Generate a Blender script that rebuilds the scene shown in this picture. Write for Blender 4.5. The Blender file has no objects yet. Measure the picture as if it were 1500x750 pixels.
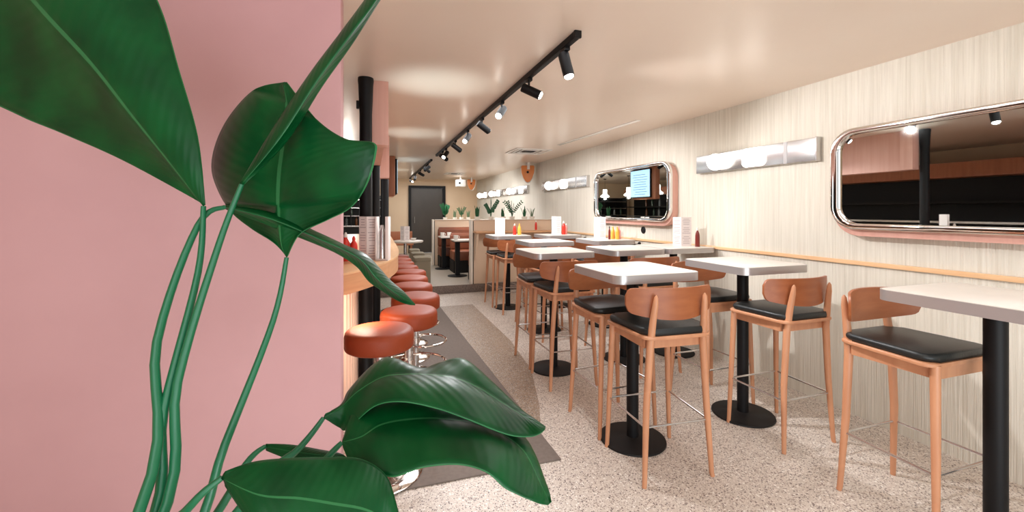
import bpy, bmesh, math, random
from mathutils import Vector, Matrix
random.seed(7)
PI = math.pi
scn = bpy.context.scene
COL = scn.collection

# ------------------------------------------------------------------ helpers
def srgb(r, g, b):
    f = lambda c: (c/255/12.92) if c/255 <= .04045 else ((c/255+.055)/1.055)**2.4
    return (f(r), f(g), f(b), 1)

def mat(name, col, rough=.5, metal=0, noise=None, bump=None, coat=0, emit=None, estr=0, spec=.5, sheen=0):
    """noise=(scale xyz, amount, second colour)   bump=(scale xyz, strength)"""
    m = bpy.data.materials.new(name); m.use_nodes = True
    nt = m.node_tree; b = nt.nodes['Principled BSDF']
    b.inputs['Base Color'].default_value = col
    b.inputs['Roughness'].default_value = rough
    b.inputs['Metallic'].default_value = metal
    b.inputs['Coat Weight'].default_value = coat
    b.inputs['Specular IOR Level'].default_value = spec
    if emit: b.inputs['Emission Color'].default_value = emit; b.inputs['Emission Strength'].default_value = estr
    tc = nt.nodes.new('ShaderNodeTexCoord')
    def nz(scale, detail=4):
        mp = nt.nodes.new('ShaderNodeMapping'); mp.inputs['Scale'].default_value = scale
        nt.links.new(tc.outputs['Object'], mp.inputs['Vector'])
        n = nt.nodes.new('ShaderNodeTexNoise'); n.inputs['Scale'].default_value = 1; n.inputs['Detail'].default_value = detail
        nt.links.new(mp.outputs['Vector'], n.inputs['Vector'])
        return n
    if noise:
        n = nz(noise[0])
        cr = nt.nodes.new('ShaderNodeValToRGB')
        cr.color_ramp.elements[0].position = .5-noise[1]; cr.color_ramp.elements[1].position = .5+noise[1]
        cr.color_ramp.elements[0].color = col; cr.color_ramp.elements[1].color = noise[2]
        nt.links.new(n.outputs['Fac'], cr.inputs['Fac']); nt.links.new(cr.outputs['Color'], b.inputs['Base Color'])
    if bump:
        n = nz(bump[0], 2)
        bp = nt.nodes.new('ShaderNodeBump'); bp.inputs['Strength'].default_value = bump[1]; bp.inputs['Distance'].default_value = .01
        nt.links.new(n.outputs['Fac'], bp.inputs['Height']); nt.links.new(bp.outputs['Normal'], b.inputs['Normal'])
    return m

def terrazzo(name='terrazzo', base_c=(208, 196, 184), dim=1.0):
    m = bpy.data.materials.new(name); m.use_nodes = True
    nt = m.node_tree; b = nt.nodes['Principled BSDF']
    tc = nt.nodes.new('ShaderNodeTexCoord')
    base = None
    def layer(scale, thr, c, prev):
        v = nt.nodes.new('ShaderNodeTexVoronoi'); v.inputs['Scale'].default_value = scale
        v.inputs['Randomness'].default_value = 1
        nt.links.new(tc.outputs['Object'], v.inputs['Vector'])
        sep = nt.nodes.new('ShaderNodeSeparateColor'); nt.links.new(v.outputs['Color'], sep.inputs['Color'])
        g = nt.nodes.new('ShaderNodeMath'); g.operation = 'GREATER_THAN'; g.inputs[1].default_value = thr
        nt.links.new(sep.outputs['Red'], g.inputs[0])
        l = nt.nodes.new('ShaderNodeMath'); l.operation = 'LESS_THAN'; l.inputs[1].default_value = .42
        nt.links.new(v.outputs['Distance'], l.inputs[0])
        mu = nt.nodes.new('ShaderNodeMath'); mu.operation = 'MULTIPLY'
        nt.links.new(g.outputs[0], mu.inputs[0]); nt.links.new(l.outputs[0], mu.inputs[1])
        mx = nt.nodes.new('ShaderNodeMix'); mx.data_type = 'RGBA'
        nt.links.new(mu.outputs[0], mx.inputs['Factor'])
        if prev is None: mx.inputs['A'].default_value = srgb(*base_c)
        else: nt.links.new(prev, mx.inputs['A'])
        mx.inputs['B'].default_value = (c[0]*dim, c[1]*dim, c[2]*dim, 1)
        return mx.outputs['Result']
    o = layer(140, .5, srgb(236, 228, 218), None)
    o = layer(110, .56, srgb(150, 132, 122), o)
    o = layer(95, .82, srgb(104, 90, 84), o)
    o = layer(75, .88, srgb(240, 234, 226), o)
    nt.links.new(o, b.inputs['Base Color'])
    b.inputs['Roughness'].default_value = .42
    return m

M = {}
M['terrazzo'] = terrazzo()
M['ceiling'] = mat('ceiling_paint', srgb(234, 216, 199), .30, noise=((1.2, 1.2, 1), .3, srgb(229, 209, 190)), bump=((1.2, 6, 1), .05))
M['wall'] = mat('ribbed_plaster', srgb(232, 226, 212), .7, noise=((2, 85, 1.6), .3, srgb(206, 198, 181)), bump=((2, 120, 2.2), .6))
M['tan'] = mat('tan_wall', srgb(232, 206, 174), .7, noise=((1, 1, 2), .3, srgb(226, 198, 166)))
M['pink'] = mat('pink_plaster', srgb(216, 168, 170), .75, noise=((3, 3, 3), .3, srgb(208, 160, 162)))
M['peach'] = mat('peach_tongue_panel', srgb(246, 208, 186), .6)
M['rosewood'] = mat('rose_veneer', srgb(222, 172, 156), .5, noise=((30, 30, 1.2), .25, srgb(210, 156, 140)))
M['brownwood'] = mat('brown_veneer', srgb(176, 112, 78), .5, noise=((30, 30, 2), .25, srgb(156, 96, 66)))
M['mat'] = mat('rubber_mat', srgb(122, 110, 101), .75, noise=((40, 40, 1), .2, srgb(112, 100, 92)))
M['floor_shade'] = terrazzo('shaded_terrazzo_strip', (160, 138, 116), .6)  # darker terrazzo mix, carries the painted shade beside the mat
M['stepstone'] = mat('dark_terrazzo', srgb(136, 118, 106), .6, noise=((90, 90, 90), .1, srgb(92, 80, 74)))
M['rearfloor'] = mat('stone_floor', srgb(176, 164, 148), .5, noise=((60, 60, 1), .15, srgb(160, 148, 132)))
M['beech'] = mat('beech', srgb(208, 150, 112), .42, noise=((25, 25, 3), .22, srgb(194, 134, 98)))
M['ply'] = mat('beech_plywood', srgb(166, 98, 58), .42, noise=((4, 30, 30), .22, srgb(150, 84, 48)))
M['counter'] = mat('counter_wood', srgb(238, 196, 150), .35, noise=((30, 3, 30), .2, srgb(226, 180, 134)))
M['counter_edge'] = mat('counter_edge_wood', srgb(222, 170, 126), .4, noise=((3, 3, 40), .2, srgb(208, 154, 112)))
M['blackfab'] = mat('black_leatherette', srgb(26, 30, 30), .42, bump=((120, 120, 120), .08))
M['black'] = mat('black_metal', srgb(16, 15, 16), .5, spec=.25)
M['blackflat'] = mat('black_powdercoat', srgb(24, 21, 20), .6, spec=.3)
M['white_top'] = mat('white_laminate', srgb(226, 219, 209), .3, noise=((8, 8, 8), .3, srgb(220, 212, 202)))
M['alu'] = mat('brushed_aluminium', srgb(188, 184, 182), .34, .6)
M['steel'] = mat('polished_steel', srgb(206, 204, 202), .24, .9)
M['chrome'] = mat('chrome', srgb(232, 228, 224), .08, 1)
M['mirror'] = mat('mirror_glass', srgb(225, 230, 228), .015, 1)
M['leather'] = mat('orange_leather', srgb(150, 64, 32), .5, spec=.3, noise=((9, 9, 9), .3, srgb(138, 56, 27)), bump=((150, 150, 150), .06))
M['booth'] = mat('cognac_leather', srgb(140, 82, 52), .45, noise=((6, 6, 6), .3, srgb(124, 64, 42)))
M['booth_dark'] = mat('burgundy_leather', srgb(120, 52, 40), .45)
M['cream'] = mat('cream_panel', srgb(228, 200, 172), .6)
M['offwhite'] = mat('offwhite_trim', srgb(236, 226, 212), .5)
M['olive'] = mat('grey_olive_fabric', srgb(142, 132, 112), .85, bump=((200, 200, 200), .2))
M['door'] = mat('dark_bronze_door', srgb(62, 58, 54), .35, .3, noise=((2, 2, 1), .3, srgb(78, 72, 66)))
M['bulb'] = mat('glowing_opal_glass', srgb(255, 250, 240), .3, emit=(1, .95, .88, 1), estr=3.5)
M['spotface'] = mat('lit_spot_lens', srgb(255, 250, 240), .3, emit=(1, .94, .84, 1), estr=14)
M['spotdark'] = mat('dark_spot_lens', srgb(20, 20, 20), .2)
M['pendant'] = mat('opal_pendant', srgb(255, 250, 242), .4, emit=(1, .95, .88, 1), estr=6)
M['screen'] = mat('lit_screen', srgb(150, 190, 215), .2, emit=srgb(176, 214, 236), estr=1.6)
M['screentext'] = mat('screen_text', srgb(90, 130, 160), .4, emit=srgb(90, 140, 170), estr=.6)
M['paper'] = mat('menu_paper', srgb(240, 230, 226), .7)
M['ink'] = mat('menu_ink', srgb(186, 172, 172), .8)
M['red'] = mat('red_sauce', srgb(214, 52, 36), .3)
M['darkred'] = mat('brown_sauce', srgb(120, 36, 26), .3)
M['yellow'] = mat('mustard_plastic', srgb(240, 176, 70), .35)
M['orange'] = mat('orange_enamel', srgb(226, 138, 74), .4)
M['pinkplastic'] = mat('pink_plastic', srgb(240, 160, 150), .4)
M['highlight'] = mat('white_highlight', srgb(252, 248, 242), .15)  # white used for the painted ceiling highlight
M['soil'] = mat('soil', srgb(60, 44, 34), .95)
M['smallleaf'] = mat('small_green_leaf', srgb(40, 106, 62), .45, noise=((30, 30, 30), .25, srgb(26, 84, 50)))
M['smallleafpale'] = mat('grey_green_leaf', srgb(108, 128, 96), .5)
M['terracotta'] = mat('clay_pot', srgb(190, 120, 90), .8)
M['bottle'] = mat('green_bottle', srgb(40, 60, 44), .15)
M['bottlebrown'] = mat('amber_bottle', srgb(96, 54, 26), .15)
M['clear'] = mat('clear_glassware', srgb(225, 232, 232), .06, spec=.6)
M['clear'].node_tree.nodes['Principled BSDF'].inputs['Transmission Weight'].default_value = .85
M['plastic_white'] = mat('white_plastic', srgb(236, 232, 226), .4)

def leaf_mat():
    m = bpy.data.materials.new('plant_leaf'); m.use_nodes = True
    nt = m.node_tree; b = nt.nodes['Principled BSDF']
    uv = nt.nodes.new('ShaderNodeUVMap')
    sp = nt.nodes.new('ShaderNodeSeparateXYZ'); nt.links.new(uv.outputs['UV'], sp.inputs['Vector'])
    # side veins run from the midrib forward to the margin: f = u*K - |v|*k2
    ab = nt.nodes.new('ShaderNodeMath'); ab.operation = 'ABSOLUTE'; nt.links.new(sp.outputs['Y'], ab.inputs[0])
    m1 = nt.nodes.new('ShaderNodeMath'); m1.operation = 'MULTIPLY_ADD'; m1.inputs[1].default_value = -.13
    nt.links.new(ab.outputs[0], m1.inputs[0]); nt.links.new(sp.outputs['X'], m1.inputs[2])
    m2 = nt.nodes.new('ShaderNodeMath'); m2.operation = 'MULTIPLY'; m2.inputs[1].default_value = 150
    nt.links.new(m1.outputs[0], m2.inputs[0])
    sn = nt.nodes.new('ShaderNodeMath'); sn.operation = 'SINE'; nt.links.new(m2.outputs[0], sn.inputs[0])
    tc = nt.nodes.new('ShaderNodeTexCoord')
    n = nt.nodes.new('ShaderNodeTexNoise'); n.inputs['Scale'].default_value = 9; nt.links.new(tc.outputs['Object'], n.inputs['Vector'])
    cr = nt.nodes.new('ShaderNodeValToRGB')
    cr.color_ramp.elements[0].position = .3; cr.color_ramp.elements[0].color = srgb(3, 54, 24)
    cr.color_ramp.elements[1].position = .7; cr.color_ramp.elements[1].color = srgb(6, 80, 36)
    nt.links.new(n.outputs['Fac'], cr.inputs['Fac'])
    # paler midrib
    lt = nt.nodes.new('ShaderNodeMath'); lt.operation = 'LESS_THAN'; lt.inputs[1].default_value = .022
    nt.links.new(ab.outputs[0], lt.inputs[0])
    mg = nt.nodes.new('ShaderNodeMath'); mg.operation = 'GREATER_THAN'; mg.inputs[1].default_value = .985
    nt.links.new(ab.outputs[0], mg.inputs[0])
    mxx = nt.nodes.new('ShaderNodeMath'); mxx.operation = 'MAXIMUM'
    nt.links.new(lt.outputs[0], mxx.inputs[0]); nt.links.new(mg.outputs[0], mxx.inputs[1])
    mx = nt.nodes.new('ShaderNodeMix'); mx.data_type = 'RGBA'; nt.links.new(mxx.outputs[0], mx.inputs['Factor'])
    nt.links.new(cr.outputs['Color'], mx.inputs['A']); mx.inputs['B'].default_value = srgb(48, 112, 66)
    nt.links.new(mx.outputs['Result'], b.inputs['Base Color'])
    bp = nt.nodes.new('ShaderNodeBump'); bp.inputs['Strength'].default_value = .12; bp.inputs['Distance'].default_value = .0016
    nt.links.new(sn.outputs[0], bp.inputs['Height']); nt.links.new(bp.outputs['Normal'], b.inputs['Normal'])
    b.inputs['Roughness'].default_value = .36; b.inputs['Specular IOR Level'].default_value = .22
    return m
M['leaf'] = leaf_mat()
M['petiole'] = mat('petiole_green', srgb(22, 104, 66), .35)

class MB:
    def __init__(s): s.bm = bmesh.new()
    def box(s, c, d, rz=0, bev=0):
        T = Matrix.Translation(c) @ Matrix.Rotation(rz, 4, 'Z') @ Matrix.Diagonal((d[0], d[1], d[2], 1))
        r = bmesh.ops.create_cube(s.bm, size=1, matrix=T)
        if bev:
            es = list({e for v in r['verts'] for e in v.link_edges})
            bmesh.ops.bevel(s.bm, geom=es, offset=bev, segments=3, profile=.5, affect='EDGES')
        return s
    def tube(s, pts, rad, n=12, cap=True, closed=False):
        pts = [Vector(p) for p in pts]; k = len(pts)
        if not isinstance(rad, (list, tuple)): rad = [rad]*k
        rings = []
        prev = None
        for i, p in enumerate(pts):
            if closed: t = pts[(i+1) % k]-pts[i-1]
            else: t = pts[min(i+1, k-1)]-pts[max(i-1, 0)]
            t.normalize()
            if prev is None:
                a = Vector((0, 0, 1)) if abs(t.z) < .9 else Vector((1, 0, 0))
                u = t.cross(a).normalized()
            else:
                u = (prev-t*prev.dot(t)).normalized()
            prev = u; w = t.cross(u)
            rings.append([s.bm.verts.new(p+(u*math.cos(2*PI*j/n)+w*math.sin(2*PI*j/n))*rad[i]) for j in range(n)])
        m = k if closed else k-1
        for i in range(m):
            a, b = rings[i], rings[(i+1) % k]
            for j in range(n): s.bm.faces.new((a[j], a[(j+1) % n], b[(j+1) % n], b[j]))
        if cap and not closed:
            s.bm.faces.new(list(reversed(rings[0]))); s.bm.faces.new(rings[-1])
        return s
    def lathe(s, prof, c=(0, 0, 0), n=32, axis=None):
        c = Vector(c); R = Matrix.Identity(3)
        if axis is not None: R = Vector((0, 0, 1)).rotation_difference(Vector(axis)).to_matrix()
        rings = []
        for r, z in prof:
            if r < 1e-5: rings.append([s.bm.verts.new(c+R @ Vector((0, 0, z)))])
            else: rings.append([s.bm.verts.new(c+R @ Vector((r*math.cos(2*PI*j/n), r*math.sin(2*PI*j/n), z))) for j in range(n)])
        for a, b in zip(rings, rings[1:]):
            for j in range(n):
                j2 = (j+1) % n
                if len(a) == 1 and len(b) > 1: s.bm.faces.new((a[0], b[j2], b[j]))
                elif len(b) == 1 and len(a) > 1: s.bm.faces.new((a[j], a[j2], b[0]))
                elif len(a) > 1: s.bm.faces.new((a[j], a[j2], b[j2], b[j]))
        for rg, fl in ((rings[0], True), (rings[-1], False)):
            if len(rg) > 1: s.bm.faces.new(list(reversed(rg)) if fl else rg)
        return s
    def prism(s, outline, z0, z1, bev=0):
        """outline in xy, extruded z0..z1"""
        lo = [s.bm.verts.new((x, y, z0)) for x, y in outline]; hi = [s.bm.verts.new((x, y, z1)) for x, y in outline]
        n = len(lo)
        fb = s.bm.faces.new(list(reversed(lo))); ft = s.bm.faces.new(hi)
        for j in range(n): s.bm.faces.new((lo[j], lo[(j+1) % n], hi[(j+1) % n], hi[j]))
        if bev:
            bmesh.ops.bevel(s.bm, geom=list(ft.edges)+list(fb.edges), offset=bev, segments=3, profile=.5, affect='EDGES')
        return s
    def prism_ax(s, outline, o, ax_u, ax_v, ax_w, t, bev=0):
        """outline (u,v) placed at o with axes, extruded t along ax_w"""
        o, u, v, w = map(Vector, (o, ax_u, ax_v, ax_w))
        lo = [s.bm.verts.new(o+u*a+v*b) for a, b in outline]; hi = [s.bm.verts.new(o+u*a+v*b+w*t) for a, b in outline]
        n = len(lo)
        s.bm.faces.new(list(reversed(lo))); ft = s.bm.faces.new(hi)
        for j in range(n): s.bm.faces.new((lo[j], lo[(j+1) % n], hi[(j+1) % n], hi[j]))
        if bev: bmesh.ops.bevel(s.bm, geom=list(ft.edges), offset=bev, segments=2, profile=.5, affect='EDGES')
        return s
    def build(s, name, m, parent=None, loc=None, sharp=38):
        bmesh.ops.recalc_face_normals(s.bm, faces=s.bm.faces)
        me = bpy.data.meshes.new(name); s.bm.to_mesh(me); s.bm.free()
        me.materials.append(m)
        for p in me.polygons: p.use_smooth = True
        me.set_sharp_from_angle(angle=math.radians(sharp))
        o = bpy.data.objects.new(name, me); COL.objects.link(o)
        if parent: o.parent = parent
        if loc: o.location = loc
        return o

def tag(o, label, cat, group=None, kind=None):
    o['label'] = label; o['category'] = cat
    if group: o['group'] = group
    if kind: o['kind'] = kind
    return o
def thing(name, label, cat, loc=(0, 0, 0), rz=0, group=None):
    o = bpy.data.objects.new(name, None); COL.objects.link(o); o.empty_display_size = .1
    o.location = loc; o.rotation_euler = (0, 0, rz)
    return tag(o, label, cat, group)
def struct(o, label=None):
    o['kind'] = 'structure'
    if label: o['label'] = label
    return o
def dup(root, loc, rz=0, label=None, group=None):
    def cp(o, par):
        c = o.copy(); COL.objects.link(c)
        if par: c.parent = par
        for ch in list(o.children): cp(ch, c)
        return c
    r = cp(root, None); r.location = loc; r.rotation_euler = (0, 0, rz)
    if label: r['label'] = label
    if group: r['group'] = group
    return r
def rrect(w, h, r, n=6, cx=0, cy=0):
    out = []
    for sx, sy, a0 in ((1, 1, 0), (-1, 1, 90), (-1, -1, 180), (1, -1, 270)):
        for k in range(n+1):
            a = math.radians(a0+90*k/n)
            out.append((cx+sx*(w/2-r)+r*math.cos(a), cy+sy*(h/2-r)+r*math.sin(a)))
    return out

# camera geometry of the photograph (used to place the close plant in space)
F = 626.; CH = 1.47; YAW = math.atan(205/626.); SN, CS = math.sin(YAW), math.cos(YAW)
def at(px, py, d):
    r = (px-750)/F*d
    return Vector((d*SN+r*CS, d*CS-r*SN, CH-(py-309)/F*d))

WX = 3.30      # right wall
CZ = 2.475     # ceiling
FY = 13.8      # far wall
LX = -2.7      # left wall
SY = 7.57      # step
SH = .14

# ------------------------------------------------------------------ room shell
struct(MB().box(((LX+WX)/2, 3.0, -.05), (WX-LX, 9.5, .1)).build('floor', M['terrazzo']), 'speckled terrazzo floor of the front room')
struct(MB().box(((LX+WX)/2, (SY+.03+FY)/2, SH/2-.03), (WX-LX, FY-SY-.03, SH+.058)).build('floor_rear', M['rearfloor']), 'raised grey floor of the back room')
struct(MB().box(((LX+WX)/2, SY+.015, SH/2), (WX-LX, .03, SH+.004), bev=.004).build('trim_1', M['stepstone']), 'dark speckled face of the step up to the back room')
struct(MB().box(((LX+WX)/2, (FY-1.7)/2, CZ+.05), (WX-LX+.4, FY+1.7+.4, .1)).build('ceiling', M['ceiling']), 'pale peach ceiling')
struct(MB().box((WX+.1, (FY-1.7)/2, CZ/2), (.2, FY+1.7+.4, CZ)).build('wall_right', M['wall']), 'pale ribbed plaster wall on the right')
struct(MB().box((LX-.1, (FY-1.7)/2, CZ/2), (.2, FY+1.7+.4, CZ)).build('wall_left', M['tan']), 'tan wall behind the bar')
DL, DR, DT = 1.09, 2.25, 2.27
wf = MB()
wf.box(((LX+DL)/2, FY+.1, CZ/2), (DL-LX, .2, CZ)); wf.box(((DR+WX)/2, FY+.1, CZ/2), (WX-DR, .2, CZ)); wf.box(((DL+DR)/2, FY+.1, (DT+CZ)/2), (DR-DL, .2, CZ-DT))
struct(wf.build('wall_far', M['tan']), 'tan far wall around the dark door')
# pink wall end close on the left
struct(MB().box(((LX-.132)/2, 2.14, CZ/2), (-.132-LX, .18, CZ), bev=.004).build('wall_front', M['pink']), 'pink wall end close by on the left')
# door
dr = thing('door_1', 'tall dark door with black frame in the far wall', 'door', ((DL+DR)/2, FY, SH)); dr['kind'] = 'structure'
w = DR-DL; hh = DT-SH
fm = MB(); fm.box((-w/2+.04, -.01, hh/2), (.08, .1, hh)); fm.box((w/2-.04, -.01, hh/2), (.08, .1, hh)); fm.box((0, -.01, hh-.04), (w-.16, .1, .08))
fm.build('door_frame', M['black'], dr)
pn = MB(); pn.box((0, .05, (hh-.08)/2), (w-.165, .05, hh-.085)); pn.build('door_panel', M['door'], dr)
MB().tube([(-.40, .0, .95), (-.40, -.04, .95), (-.40, -.04, 1.15), (-.40, .0, 1.15)], .01, 8).build('door_handle', M['steel'], dr)

# floor mat + soft floor shadow painted as a darker terrazzo strip
tag(MB().prism([(-.05, 2.31), (1.06, 2.306), (.985, 6.60), (-.05, 6.60)], .001, .009, .002).build('floor_mat', M['mat']), 'long dark grey rubber mat on the floor along the bar stools', 'mat')
struct(MB().prism([(1.06, 2.62), (1.20, 3.0), (1.40, 3.7), (1.49, 4.6), (1.50, 6.58), (.99, 6.58)], .0, .0025).build('floor_shade_strip', M['floor_shade']), 'brownish terrazzo strip painted as shade beside the dark mat')

# ------------------------------------------------------------------ bar chair
def make_chair(label):
    t = thing('bar_chair', label, 'chair')
    # seat shell
    def seat_out(w1, w2, d, r=.05, n=5):
        # front (+y) wide w1, rear w2
        pts = []
        cr = [(w1/2, d/2, 0), (-w1/2, d/2, 90), (-w2/2, -d/2, 180), (w2/2, -d/2, 270)]
        for x, y, a0 in cr:
            cx = x-math.copysign(r, x); cy = y-math.copysign(r, y)
            for k in range(n+1):
                a = math.radians(a0+90*k/n); pts.append((cx+r*math.cos(a), cy+r*math.sin(a)))
        return pts
    MB().prism([(x, y-.015) for x, y in seat_out(.48, .42, .42)], .780, .799, .006).build('seat', M['beech'], t)
    c = MB(); c.prism([(x, y-.015) for x, y in seat_out(.46, .40, .405, .06)], .799, .836, .017); c.build('seat_cushion', M['blackfab'], t, sharp=60)
    ap = MB()
    for sx in (-1, 1): ap.box((sx*.178, 0, .752), (.018, .34, .052))
    ap.box((0, .176, .752), (.34, .018, .052)); ap.box((0, -.176, .752), (.33, .018, .052))
    ap.build('seat_rail', M['beech'], t)
    for sx in (-1, 1):
        MB().tube([(sx*.222, .20, 0), (sx*.219, .198, .02), (sx*.205, .19, .38), (sx*.190, .18, .79)], [.0115, .0125, .0165, .0195], 14).build('leg', M['beech'], t)
    for sx in (-1, 1):
        MB().tube([(sx*.212, -.215, 0), (sx*.208, -.212, .02), (sx*.188, -.195, .40), (sx*.165, -.196, .74), (sx*.158, -.212, .88), (sx*.152, -.226, .97), (sx*.150, -.230, 1.008), (sx*.149, -.231, 1.022)],
                  [.012, .013, .018, .0205, .0185, .0155, .011, .003], 14).build('leg', M['beech'], t)
    # curved backrest
    b = MB(); nu, nv = 28, 8; W = .270; th = .014
    grid = {}
    for side in (0, 1):
        for i in range(nu+1):
            u = -1+2*i/nu; x = W*math.sin(u*1.15)/math.sin(1.15)
            xr = x/W
            zt = 1.054-.008*abs(xr)**3; zb = .880+.036*xr*xr
            e = max(0, abs(xr)-.88)/.12; pin = (1-math.sqrt(max(0, 1-e*e)))*.04
            zt -= pin; zb += pin
            for j in range(nv+1):
                v = j/nv; z = zb+(zt-zb)*v
                y = -.222+.095*xr*xr*(1)+.0*v-.018*(z-.87)
                grid[side, i, j] = b.bm.verts.new((x, y+side*th, z))
    for i in range(nu):
        for j in range(nv):
            b.bm.faces.new((grid[0, i, j], grid[0, i+1, j], grid[0, i+1, j+1], grid[0, i, j+1]))
            b.bm.faces.new((grid[1, i, j], grid[1, i, j+1], grid[1, i+1, j+1], grid[1, i+1, j]))
    for i in range(nu):
        for j in (0, nv): b.bm.faces.new((grid[0, i, j], grid[1, i, j], grid[1, i+1, j], grid[0, i+1, j]))
    for j in range(nv):
        for i in (0, nu): b.bm.faces.new((grid[0, i, j], grid[0, i, j+1], grid[1, i, j+1], grid[1, i, j]))
    b.build('backrest', M['ply'], t)
    fr = MB(); z = .31
    fr.tube([(-.207, .191, z), (.207, .191, z)], .006, 8); fr.tube([(-.195, -.198, z), (.195, -.198, z)], .006, 8)
    for sx in (-1, 1): fr.tube([(sx*.207, .191, z), (sx*.195, -.198, z)], .006, 8)
    fr.build('footrest', M['steel'], t)
    return t

chair0 = None
def place_chair(x, y, rz, label):
    global chair0
    g = 'beech bar chairs with black seat pads'
    if chair0 is None:
        chair0 = make_chair(label); chair0.location = (x, y, 0); chair0.rotation_euler = (0, 0, rz); chair0['group'] = g
        return chair0
    return dup(chair0, (x, y, 0), rz, label, g)

# ------------------------------------------------------------------ bar table
def make_table(label):
    t = thing('bar_table', label, 'table')
    MB().lathe([(.0, 0), (.205, 0), (.208, .004), (.206, .012), (.19, .016), (.06, .020), (.048, .026), (0, .026)], n=48).build('base_plate', M['blackflat'], t)
    MB().lathe([(.0, .02), (.038, .02), (.038, 1.045), (0, 1.045)], n=28).build('pole', M['black'], t)
    sp = MB(); sp.box((0, 0, 1.048), (.36, .05, .01)); sp.box((0, 0, 1.048), (.05, .36, .01)); sp.lathe([(0, 1.02), (.055, 1.03), (.055, 1.05), (0, 1.05)], n=24)
    sp.build('top_support', M['black'], t)
    tp = MB().prism(rrect(.570, .570, .058), 1.056, 1.105, .002).build('tabletop', M['white_top'], t)
    # metal edge band around the top
    e = MB(); o1 = rrect(.586, .586, .066, 8); o0 = rrect(.571, .571, .0585, 8); n = len(o1)
    V = [[e.bm.verts.new((x, y, z)) for x, y in o] for o, z in ((o0, 1.0545), (o1, 1.0545), (o1, 1.1035), (o0, 1.1035))]
    for k in range(4):
        a, b = V[k], V[(k+1) % 4]
        for j in range(n): e.bm.faces.new((a[j], a[(j+1) % n], b[(j+1) % n], b[j]))
    e.build('edge_band', M['alu'], tp)
    return t
table0 = None
def place_table(x, y, label):
    global table0
    g = 'white square bar tables'
    if table0 is None:
        table0 = make_table(label); table0.location = (x, y, 0); table0['group'] = g; return table0
    return dup(table0, (x, y, 0), 0, label, g)

place_table(1.595, 2.375, 'nearest white square bar table, black round foot fully in view at lower right')
place_table(1.61, 3.67, 'second white bar table of the aisle row, behind the nearest one')
place_table(2.02, 4.90, 'third white bar table of the aisle row, its black foot hidden among chair legs')
place_table(1.97, 6.22, 'farthest white bar table of the aisle row, beside the step and the low partition')
place_table(2.55, 2.42, 'white bar table cut by the right edge of the photo, right of the nearest table')
place_table(2.45, 3.70, 'white bar table behind the nearest table, butted against a wall table with a menu')
place_table(2.99-.0, 3.69+.02, 'white wall table under the mirror edge carrying a menu and brown sauce bottle').location.x = 3.06-.07
place_table(2.87, 4.90, 'white wall table below the mirror carrying a menu and yellow mustard bottles')
place_table(2.74, 6.10, 'farthest white wall table, with a menu and a red bottle, left of the mirror')
place_table(2.55, 1.10, 'white bar table right of the photo edge, closest to the camera on the right')
for o in [o for o in COL.objects if o.get('category') == 'table' and ('mustard' in o['label'] or 'farthest white wall' in o['label'])]:
    b_ = MB(); b_.box((.14, -.275, 1.047), (.40, .035, .016), bev=.004); b_.lathe([(0, -.02), (.018, -.012), (.022, 0), (.018, .012), (0, .02)], c=(.335, -.275, 1.06), n=16)
    b_.build('side_bracket', M['black'], o)
# keep the two butted tables apart
for o in [o for o in COL.objects if o.get('category') == 'table']:
    if abs(o.location.y-3.71) < .011 and o.location.x > 2.9: o.location.x = 2.985
    if abs(o.location.y-3.70) < .006 and abs(o.location.x-2.45) < .01: o.location.x = 2.385

place_chair(1.598, 2.135, math.radians(-4), 'nearest bar chair, seen from behind, tucked under the nearest table')
place_chair(1.60, 2.645, PI+math.radians(3), 'bar chair on the far side of the nearest table, facing the camera')
place_chair(1.595, 3.42, math.radians(-1), 'bar chair seen from behind at the second aisle table')
place_chair(1.605, 3.92, PI+math.radians(2), 'bar chair facing the camera on the far side of the second aisle table')
place_chair(2.02, 4.64, 0, 'bar chair on the near side of the third aisle table')
place_chair(2.02, 5.16, PI, 'bar chair on the far side of the third aisle table')
place_chair(1.98, 5.97, math.radians(-4), 'bar chair on the near side of the farthest aisle table')
place_chair(1.95, 6.48, PI+math.radians(3), 'bar chair on the far side of the farthest aisle table, nearest the step')
place_chair(2.455, 3.43, 0, 'bar chair with its black pad showing just behind the nearest tabletop')
place_chair(2.42, 3.97, PI, 'bar chair facing the camera behind the table that butts a wall table')
place_chair(2.52, 2.70, PI, 'bar chair facing the camera at the table cut by the right photo edge')
place_chair(2.58, 2.16, 0, 'bar chair seen from behind beyond the right edge of the photo')
place_chair(2.80, 4.63, 0, 'bar chair on the near side of the wall table with mustard bottles')
place_chair(2.85, 5.17, PI, 'bar chair on the far side of the wall table with mustard bottles')
place_chair(2.70, 5.84, 0, 'bar chair on the near side of the farthest wall table')
place_chair(2.74, 6.37, PI, 'bar chair on the far side of the farthest wall table')
place_chair(2.55, 1.39, PI, 'bar chair facing the camera at the table right of the photo edge')

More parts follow.
